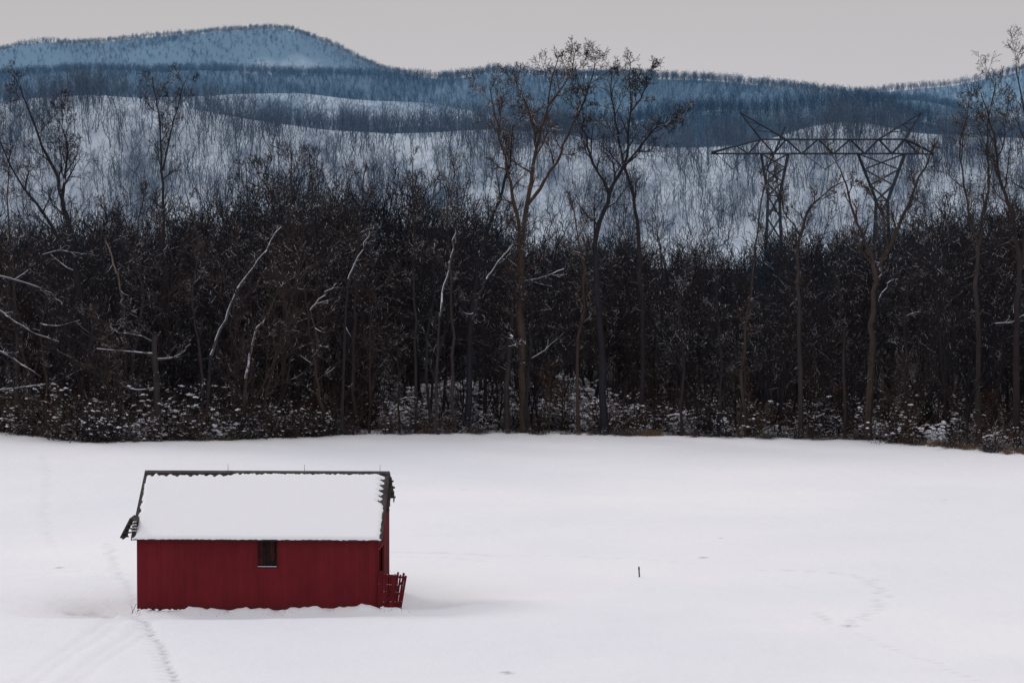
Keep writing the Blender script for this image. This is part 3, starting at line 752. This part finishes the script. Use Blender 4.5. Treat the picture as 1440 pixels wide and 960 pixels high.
# ------------------------------------------------------------------ barn
def board_mat(name, c1, c2, rnd=.06):
    m, nt, b = new_mat(name)
    nz = noise_node(nt, 1.6, 6, .65, stretch=(2.0, 2.0, .5))
    n2 = noise_node(nt, .45, 4)
    f = math_n(nt, 'ADD', math_n(nt, 'MULTIPLY', nz.outputs['Fac'], .45), math_n(nt, 'MULTIPLY', n2.outputs['Fac'], .55))
    r = ramp(nt, f, [(.38, c1), (.62, c2)])
    g = N(nt, 'ShaderNodeNewGeometry')
    rr = ramp(nt, g.outputs['Random Per Island'], [(0, (1-rnd,)*3), (1, (1+rnd,)*3)])
    mm = N(nt, 'ShaderNodeMix', data_type='RGBA', blend_type='MULTIPLY'); mm.inputs[0].default_value = 1
    nt.links.new(r.outputs['Color'], mm.inputs[6]); nt.links.new(rr.outputs['Color'], mm.inputs[7])
    col = mm.outputs[2]
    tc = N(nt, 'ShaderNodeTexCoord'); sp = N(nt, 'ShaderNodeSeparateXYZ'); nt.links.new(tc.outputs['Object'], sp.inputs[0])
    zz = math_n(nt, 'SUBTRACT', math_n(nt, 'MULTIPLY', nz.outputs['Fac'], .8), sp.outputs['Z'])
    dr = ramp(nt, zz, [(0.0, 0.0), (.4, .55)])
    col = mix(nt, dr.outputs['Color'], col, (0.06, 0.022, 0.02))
    n4 = noise_node(nt, 9, 3, .6, stretch=(1,1,.4)); fl = ramp(nt, n4.outputs['Fac'], [(.60, 0.0), (.70, .5)])
    col = mix(nt, fl.outputs['Color'], col, (0.055, 0.018, 0.02))
    nt.links.new(col, b.inputs['Base Color']); bump(nt, b, nz.outputs['Fac'], .3, .01)
    b.inputs['Roughness'].default_value = .9; b.inputs['Specular IOR Level'].default_value = .05
    return m
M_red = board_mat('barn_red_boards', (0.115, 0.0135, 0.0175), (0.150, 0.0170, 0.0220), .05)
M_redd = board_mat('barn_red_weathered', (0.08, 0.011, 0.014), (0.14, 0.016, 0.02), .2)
M_old = plain_mat('weathered_timber', (0.022,0.019,0.018), (0.07,0.058,0.055), 3)
M_tin = plain_mat('rusty_roof_metal', (0.03,0.026,0.027), (0.09,0.078,0.076), 2.5, .7)
M_dark = plain_mat('painted_dark', (0.008,0.007,0.007), (0.02,0.014,0.013), 2)  # near-black colour painted on the backing sheets
m, nt, b = new_mat('roof_snow'); nzz = noise_node(nt, 1.5, 5, .6)
b.inputs['Base Color'].default_value = (0.85, 0.845, 0.875, 1); b.inputs['Roughness'].default_value = .7
bump(nt, b, nzz.outputs['Fac'], .3, .06); M_rsnow = m

def barn():
    W_, DP, RY = 12.0, 8.0, 5.0
    EZ, RZ, BZ = 3.75, 6.42, 4.98
    emp = bpy.data.objects.new('red_barn', None); scene.collection.objects.link(emp)
    emp.location = (X_at(190, 199.5), 199.5, 0.0); emp.rotation_euler = (0, 0, math.radians(-2.5))
    def add(tb, nm, mats):
        o = tb.obj(nm, mats, fix=True); o.parent = emp; return o
    rng = random.Random(4)
    zb = -0.6
    wx0, wx1, wz0, wz1 = 6.05, 6.98, 2.2, 3.60
    tb = TB(); x = 0.0
    while x < W_-1e-3:
        w = min(rng.uniform(.22,.30), W_-x)
        if wx0 > x and wx0 < x+w: w = wx0-x
        if wx1 > x and wx1 < x+w: w = wx1-x
        if w < 0.02: w = 0.02
        yo = rng.uniform(-.004, .004)
        bot = rng.uniform(-.1, .02)
        inside = x >= wx0-1e-4 and x+w <= wx1+1e-4
        if inside:
            tb.box((x+.001, yo, bot), (x+w-.001, .06+yo, wz0)); tb.box((x+.001, yo, wz1), (x+w-.001, .06+yo, EZ+.02))
        else:
            tb.box((x+.001, yo, bot), (x+w-.001, .06+yo, EZ+.02))
        x += w
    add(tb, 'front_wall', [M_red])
    tb = TB()
    tb.box((wx0-.03, -.03, wz0-.05), (wx1+.03, -.012, wz0)); tb.box((wx0-.04, -.03, wz0+.003), (wx0+.01, -.012, wz1)); tb.box((wx1-.01, -.03, wz0+.003), (wx1+.04, -.012, wz1))
    tb.box((wx0+.02, .07, wz0+.02), (wx0+.26, .09, wz1-.02)); tb.box((wx0+.60, .07, wz0+.3), (wx0+.82, .09, wz1-.02))
    tb.box((wx0+.02, .045, wz0+.62), (wx1-.02, .065, wz0+.67)); tb.box((wx0+.30, .01, wz0), (wx0+.335, .04, wz1-.3))
    add(tb, 'window', [plain_mat('window_boards', (.02,.006,.007), (.06,.012,.014), 4)])
    ts = TB(); ts.box((wx0-.02, -.05, wz0+.004), (wx1+.0, .0, wz0+.025)); add(ts, 'window_sill_snow', [M_snowbit])
    tb = TB(); tb.box((.1, .12, zb), (W_-.1, .16, EZ-.1)); tb.box((.1, DP-.2, zb), (W_-.1, DP-.16, BZ-.2)); add(tb, 'inner_dark_sheets', [M_dark])  # dark sheets inside the walls; interior shade put into their colour
    tb = TB(); tb.box((.02, .02, zb), (W_-.02, .2, -.12)); tb.box((W_-.2, .203, zb), (W_-.02, DP, -.12)); add(tb, 'footing', [plain_mat('footing_stone', (.05,.035,.035), (.12,.09,.09), 3)])
    tb = TB(); x = 0
    while x < W_-1e-3:
        w = min(.28, W_-x); tb.box((x+.003, DP-.06, -.1), (x+w-.003, DP, BZ-.05)); x += w
    add(tb, 'back_wall', [M_red])
    def zr(y): return EZ+(RZ-EZ)*(y/RY) if y <= RY else RZ+(BZ-RZ)*((y-RY)/(DP-RY))
    for nm, xa, xb, op in (('left_gable_wall', .0, .055, None), ('right_gable_wall', W_-.055, W_, (1.2, 3.6, 2.9))):
        tb = TB(); y = .065
        while y < DP-.065:
            w = min(.27, DP-.065-y)
            o_ = rng.uniform(-.01,.01); lo = -.1
            if op and y > op[0] and y+w < op[1]: lo = op[2]
            if op and 4.4 < y < 4.9: lo = 1.0
            tb.prism([(y+.004, lo), (y+w-.004, lo), (y+w-.004, zr(y+w)-.05), (y+.004, zr(y)-.05)], 'x', xa+o_, xb+o_)
            y += w
        add(tb, nm, [M_redd])
    tb = TB(); tb.box((W_+.013, .1, 3.0), (W_+.05, 4.2, 3.14)); tb.box((W_+.013, 1.05, -.1), (W_+.05, 1.2, 2.99)); tb.box((W_+.013, 3.6, -.1), (W_+.05, 3.75, 2.99))
    tb.box((W_+.002, -.015, -.1), (W_+.05, .1, EZ-.05)); add(tb, 'door_frame', [M_redd])
    tb = TB(); tb.box((W_-.3, .3, zb), (W_-.26, DP-.3, EZ-.2)); add(tb, 'right_dark_sheet', [M_dark])  # dark sheet behind the doorway, painted in place of interior shade
    ov, ef = .22, .28
    sf = (RZ-EZ)/RY; sb = (BZ-RZ)/(DP-RY)
    x0, x1 = -ov, W_+ov
    tb = TB()
    tb.prism([(-ef, EZ-sf*ef), (RY, RZ), (RY, RZ+.05), (-ef, EZ-sf*ef+.05)], 'x', x0, x1)
    tb.prism([(RY+.002, RZ), (DP+ef, BZ+sb*ef), (DP+ef, BZ+sb*ef+.05), (RY+.002, RZ+.05)], 'x', x0, x1)
    xx = x0+.05
    while xx < x1-.05:
        tb.prism([(-ef-.01, EZ-sf*ef+.052), (RY-.02, RZ+.045), (RY-.02, RZ+.075), (-ef-.01, EZ-sf*ef+.08)], 'x', xx, xx+.04); xx += .3
    add(tb, 'roof_sheets', [M_tin])
    tb = TB(); tb.prism([(RY-.22, RZ-.03), (RY, RZ+.08), (RY+.2, RZ-.02), (RY+.2, RZ+.02), (RY, RZ+.12), (RY-.22, RZ+.04)], 'x', x0-.02, x1+.02)
    add(tb, 'ridge_cap', [M_tin])
    tb = TB()
    y = .1
    while y < RY-.1:
        z = zr(y)-.02; e = rng.uniform(.05,.22)
        tb.box((x0+.12-rng.uniform(.05,.16), y, z-.12), (x1+(e if y > 1.8 else .02), y+.09, z-.025)); y += .42
    y = RY+.25
    while y < DP:
        z = zr(y)-.06; tb.box((x0+.05, y, z-.12), (x1+rng.uniform(.03,.2), y+.09, z-.03)); y += .42
    add(tb, 'purlins', [M_old])
    tb = TB()
    for xa, xb in ((x0-.035, x0-.003), (x1+.003, x1+.035)):
        tb.prism([(-ef, EZ-sf*ef-.11), (RY, RZ-.11), (RY, RZ+.06), (-ef, EZ-sf*ef+.06)], 'x', xa, xb)
        tb.prism([(RY+.003, RZ-.11), (DP+ef, BZ+sb*ef-.11), (DP+ef, BZ+sb*ef+.05), (RY+.003, RZ+.06)], 'x', xa, xb)
    tb.box((x0, -ef-.03, EZ-sf*ef-.08), (x1, -ef-.003, EZ-sf*ef+.03))
    add(tb, 'fascia_boards', [M_old])
    tb = TB()
    for k in range(7):
        y = 2.6+k*.34; z = zr(y)
        tb.box((x1+.05, y, z-.42+rng.uniform(-.05,.05)), (x1+.12+rng.uniform(0,.1), y+.08, z-.03))
    for k in range(3):
        y = 5.6+k*.7; z = zr(y); tb.box((x1+.05, y, z-.7), (x1+.09, y+.3, z-.14))
    add(tb, 'broken_rake_battens', [M_old])
    tb = TB()
    for x in (4.0, 7.9, 11.75):
        tb.tube([Vector((x, RY, RZ+.1)), Vector((x, RY, RZ+.45))], [.012, .008], 5)
    add(tb, 'lightning_rods', [M_old])
    def blanket(nm, ya, yb, front):
        nx, ny = 170, 64
        tb = TB(); top = []
        for j in range(ny+1):
            v = j/ny; y = ya+(yb-ya)*v
            row = []
            for i in range(nx+1):
                u = i/nx; x = x0+.02+(x1-x0-.04)*u
                zs = (zr(y) if 0 <= y <= DP else (EZ+sf*y if y < 0 else BZ+sb*(y-DP)))
                n = mnoise.noise(Vector((x*.8, y*.8, 3.0)))*.3+mnoise.noise(Vector((x*3, y*1.2, 9)))*.15+mnoise.noise(Vector((x*7, y*.5, 2)))*.28*(y/RY)**2
                th_ = .085+.035*n
                topb = .20+.16*max(0, mnoise.noise(Vector((x*2.2, 1, 1))))+.14*mnoise.noise(Vector((x*7, 4, 1)))+(.24 if x < 4.3 else 0)*(.6+.8*mnoise.noise(Vector((x*4, 7, 1))))
                dt = abs(RY-y)-max(.12, topb)
                dl = (x-x0)-(.20+.14*mnoise.noise(Vector((2, y*3, 5)))+.06*mnoise.noise(Vector((2, y*9, 5)))-.10*(y/RY if front else 0))
                rr_ = .10+.1*mnoise.noise(Vector((9, y*4, 5)))+(.30 if (2.3 < y < 5 and front) else 0)*(.8+.5*math.sin(y*15)); dr_ = (x1-x)-max(rr_, .02)
                d = min(dt, dl, dr_)
                if front: d2 = y-ya; edge = min(1, math.sqrt(max(0, d2/.16))) if d2 < .16 else 1
                else: edge = 1
                cov = min(1, max(0, d/.13)); cov = math.sqrt(cov)
                z = zs+.055+(th_+.02)*cov*(.35+.65*edge) if d > 0 else zs+.02
                row.append(len(tb.v)); tb.v.append(Vector((x, y+(0 if not front or edge == 1 else -.04), z)))
            top.append(row)
        for j in range(ny):
            for i in range(nx):
                tb.f.append((top[j][i], top[j][i+1], top[j+1][i+1], top[j+1][i])); tb.m.append(0)
        if front:
            b0 = len(tb.v)
            for i in range(nx+1):
                x = tb.v[top[0][i]].x; hang = .01+.06*abs(mnoise.noise(Vector((x*3,0,0))))+.04*max(0,mnoise.noise(Vector((x*11,0,0))))
                tb.v.append(Vector((x, ya-.02, EZ+sf*ya+.03-hang)))
            for i in range(nx): tb.f.append((b0+i, b0+i+1, top[0][i+1], top[0][i])); tb.m.append(0)
        o = add(tb, nm, [M_rsnow]); o.data.polygons.foreach_set('use_smooth', [True]*len(o.data.polygons))
    blanket('roof_snow', -ef-.04, RY-.02, True)
    blanket('rear_roof_snow', RY+.05, DP+ef, False)
    tb = TB()
    def slab(a, b, y0, y1, t):
        ax, az = a; bx, bz = b; L = math.hypot(bx-ax, bz-az); nx_, nz_ = (az-bz)/L*-1, (bx-ax)/L*-1
        tb.prism([(ax, az), (bx, bz), (bx-t*nx_*-1, bz+t*abs(nz_)), (ax-t*nx_*-1, az+t*abs(nz_))], 'y', y0, y1)
    slab((-.30, 4.52), (-.80, 3.55), .2, 2.0, .09)
    slab((-.02, 4.34), (-.30, 4.50), .2, 2.0, .07)
    for k in range(4):
        z = 3.62+k*.2; xo = -.74+k*.11
        tb.box((xo, .14, z), (-.02, .2, z+.07)) if k > 1 else tb.box((xo, .14, z), (xo+.32, .2, z+.07))
    tb.box((-.76, .22, 3.5), (-.70, 1.9, 3.62))
    tb.prism([(-.33,4.45),(-.74,3.62),(-.50,3.62),(-.42,4.0),(-.25,4.3)], 'y', .3, .34)
    add(tb, 'hanging_eave_hood', [M_old])
    ts = TB()
    for k in range(4):
        z = 3.93+k*.15; ts.box((-.28+.03*k, .05, z), (-.03, .13, z+.06))
    add(ts, 'hood_snow', [M_snowbit])
    tb = TB()
    for k in range(5):
        z = 3.86+k*.15; tb.box((-.30+.03*k, -.02, z-.01), (-.025, .045, z+.05))
    add(tb, 'hood_lath', [M_old])
    # board panel leaning out from the right front corner
    g = TB()
    def GP(a, h):
        lo = Vector((W_+.07+1.02*a, -.22+.22*a, -.18+.05*a)); hi = Vector((W_+.08+1.34*a, -.05+.18*a, 2.02-.13*a))
        return lo.lerp(hi, h)
    def plank(p, q, w=.06, t=.025, off=0.0):
        d = (q-p).normalized(); side = d.cross(Vector((0,1,0))).normalized()*w; n = Vector((0,-1,0))*t
        o3 = Vector((0, -off, 0)); b0 = len(g.v)
        for c in (p, q):
            for s1, s2 in ((-1,-1),(1,-1),(1,1),(-1,1)): g.v.append(c+side*s1+n*s2+o3)
        for f in ((0,1,2,3),(7,6,5,4),(0,4,5,1),(1,5,6,2),(2,6,7,3),(3,7,4,0)):
            g.f.append(tuple(b0+i for i in f)); g.m.append(0)
    for k in range(11):
        a = k/10; plank(GP(a, rng.uniform(0,.03)), GP(min(1,max(0,a+rng.uniform(-.01,.01))), rng.uniform(.93,1.02)), rng.uniform(.046,.06), .015)
    for h in (.12,.5,.9): plank(GP(0,h), GP(1,h), .05, .015, .04)
    plank(GP(0,.12), GP(1,.9), .045, .012, .075)
    add(g, 'slatted_gate', [M_redd])
    gs = TB()
    for k in range(46):
        p = GP(rng.random(), rng.choice([.15,.53,.93,1.0,.3,.7]))+Vector((0,-.09,.03)); gs.clump(p, rng.uniform(.012,.032), rng, 0, .5)
    add(gs, 'gate_snow', [M_snowbit])
    tb = TB(); tb.box((W_+.12, .25, -.3), (W_+1.0, .3, 1.8)); add(tb, 'gate_backing_panel', [M_dark])  # near-black panel standing behind the gate slats
    tb = TB(); tb.tube([Vector((-.35,.0,-.35)), Vector((-.02,-.1,.35))], [.015,.012], 5); tb.tube([Vector((-.2,.2,-.3)), Vector((-.3,.1,.2))], [.012,.01], 5)
    add(tb, 'loose_stick', [M_old])
barn()

rng = random.Random(77); tb = TB()
for i in range(120):
    x = rng.uniform(-18.6, -6.2); y = 198.55-0.043*(x+12.6)+rng.gauss(0,.15)
    tb.clump(Vector((x, y, float(ground_z(x,y))+.06)), rng.uniform(.04,.12), rng, 0, .6)
tb.obj('fallen_roof_snow', [M_rsnow])
tb = TB()
for i in range(110):
    x = rng.uniform(-18.7, -4.9); y = 198.3-0.043*(x+12.6)+rng.gauss(0,.2)
    z = float(ground_z(x,y)); a = rng.uniform(0,6.28)
    p = Vector((x,y,z-.2)); tb.tube([p, p+Vector((math.cos(a)*.1, math.sin(a)*.06, rng.uniform(.12,.26)))], [.010,.005], 3)
tb.obj('weed_stubble', [M_grass])

d = F*CAMH/(826-164); x = X_at(900, d); tb = TB()
tb.box((-.035,-.03,-.3), (.035,.03,.55)); tb.box((-.045,-.036,.40), (.045,-.031,.48))
o = tb.obj('field_stake', [M_old]); o.location = (x, d, float(ground_z(x,d))); o.rotation_euler = (0, math.radians(-3), 0)

# ------------------------------------------------------------------ sky and light
SUN_EL, SUN_AZ = math.radians(32), math.radians(-50)
w = bpy.data.worlds.new('World'); scene.world = w; w.use_nodes = True
nt = w.node_tree; bg = nt.nodes['Background']
sky = N(nt, 'ShaderNodeTexSky', sky_type='NISHITA'); sky.sun_disc = False
sky.sun_elevation = SUN_EL; sky.sun_rotation = SUN_AZ; sky.dust_density = 3
tc = N(nt, 'ShaderNodeTexCoord'); sp = N(nt, 'ShaderNodeSeparateXYZ'); nt.links.new(tc.outputs['Generated'], sp.inputs[0])
cl = ramp(nt, sp.outputs['Z'], [(0.0, (5.75,5.7,6.0)), (.035, (5.35,5.2,5.3)), (1.0, (9.5,9.45,9.7))])
nz = N(nt, 'ShaderNodeTexNoise'); nz.inputs['Scale'].default_value = 3; nz.inputs['Detail'].default_value = 4
mp = N(nt, 'ShaderNodeMapping'); mp.inputs['Scale'].default_value = (1,1,5); nt.links.new(tc.outputs['Generated'], mp.inputs[0]); nt.links.new(mp.outputs[0], nz.inputs['Vector'])
cr = ramp(nt, nz.outputs['Fac'], [(.3,(.95,.95,.96)),(.7,(1.05,1.045,1.04))])
mm = N(nt, 'ShaderNodeMix', data_type='RGBA', blend_type='MULTIPLY'); mm.inputs[0].default_value = 1
nt.links.new(cl.outputs['Color'], mm.inputs[6]); nt.links.new(cr.outputs['Color'], mm.inputs[7])
mx = mix(nt, 0.93, sky.outputs['Color'], mm.outputs[2])
nt.links.new(mx, bg.inputs['Color']); bg.inputs['Strength'].default_value = 0.1
sl = bpy.data.lights.new('sun', 'SUN'); sl.energy = 0.8; sl.angle = math.radians(14); sl.color = (1, .97, .94)
so = bpy.data.objects.new('sun', sl); scene.collection.objects.link(so)
dirv = Vector((math.sin(SUN_AZ)*math.cos(SUN_EL), math.cos(SUN_AZ)*math.cos(SUN_EL), math.sin(SUN_EL)))
so.rotation_euler = dirv.to_track_quat('Z', 'Y').to_euler()

cam = bpy.data.cameras.new('camera'); co = bpy.data.objects.new('camera', cam); scene.collection.objects.link(co)
cam.sensor_width = 36; cam.lens = 36*F/1440; cam.clip_start = 1; cam.clip_end = 30000
co.location = (0, 0, CAMH); co.rotation_euler = (math.radians(90)-math.atan((480-164)/F), 0, 0)
scene.camera = co
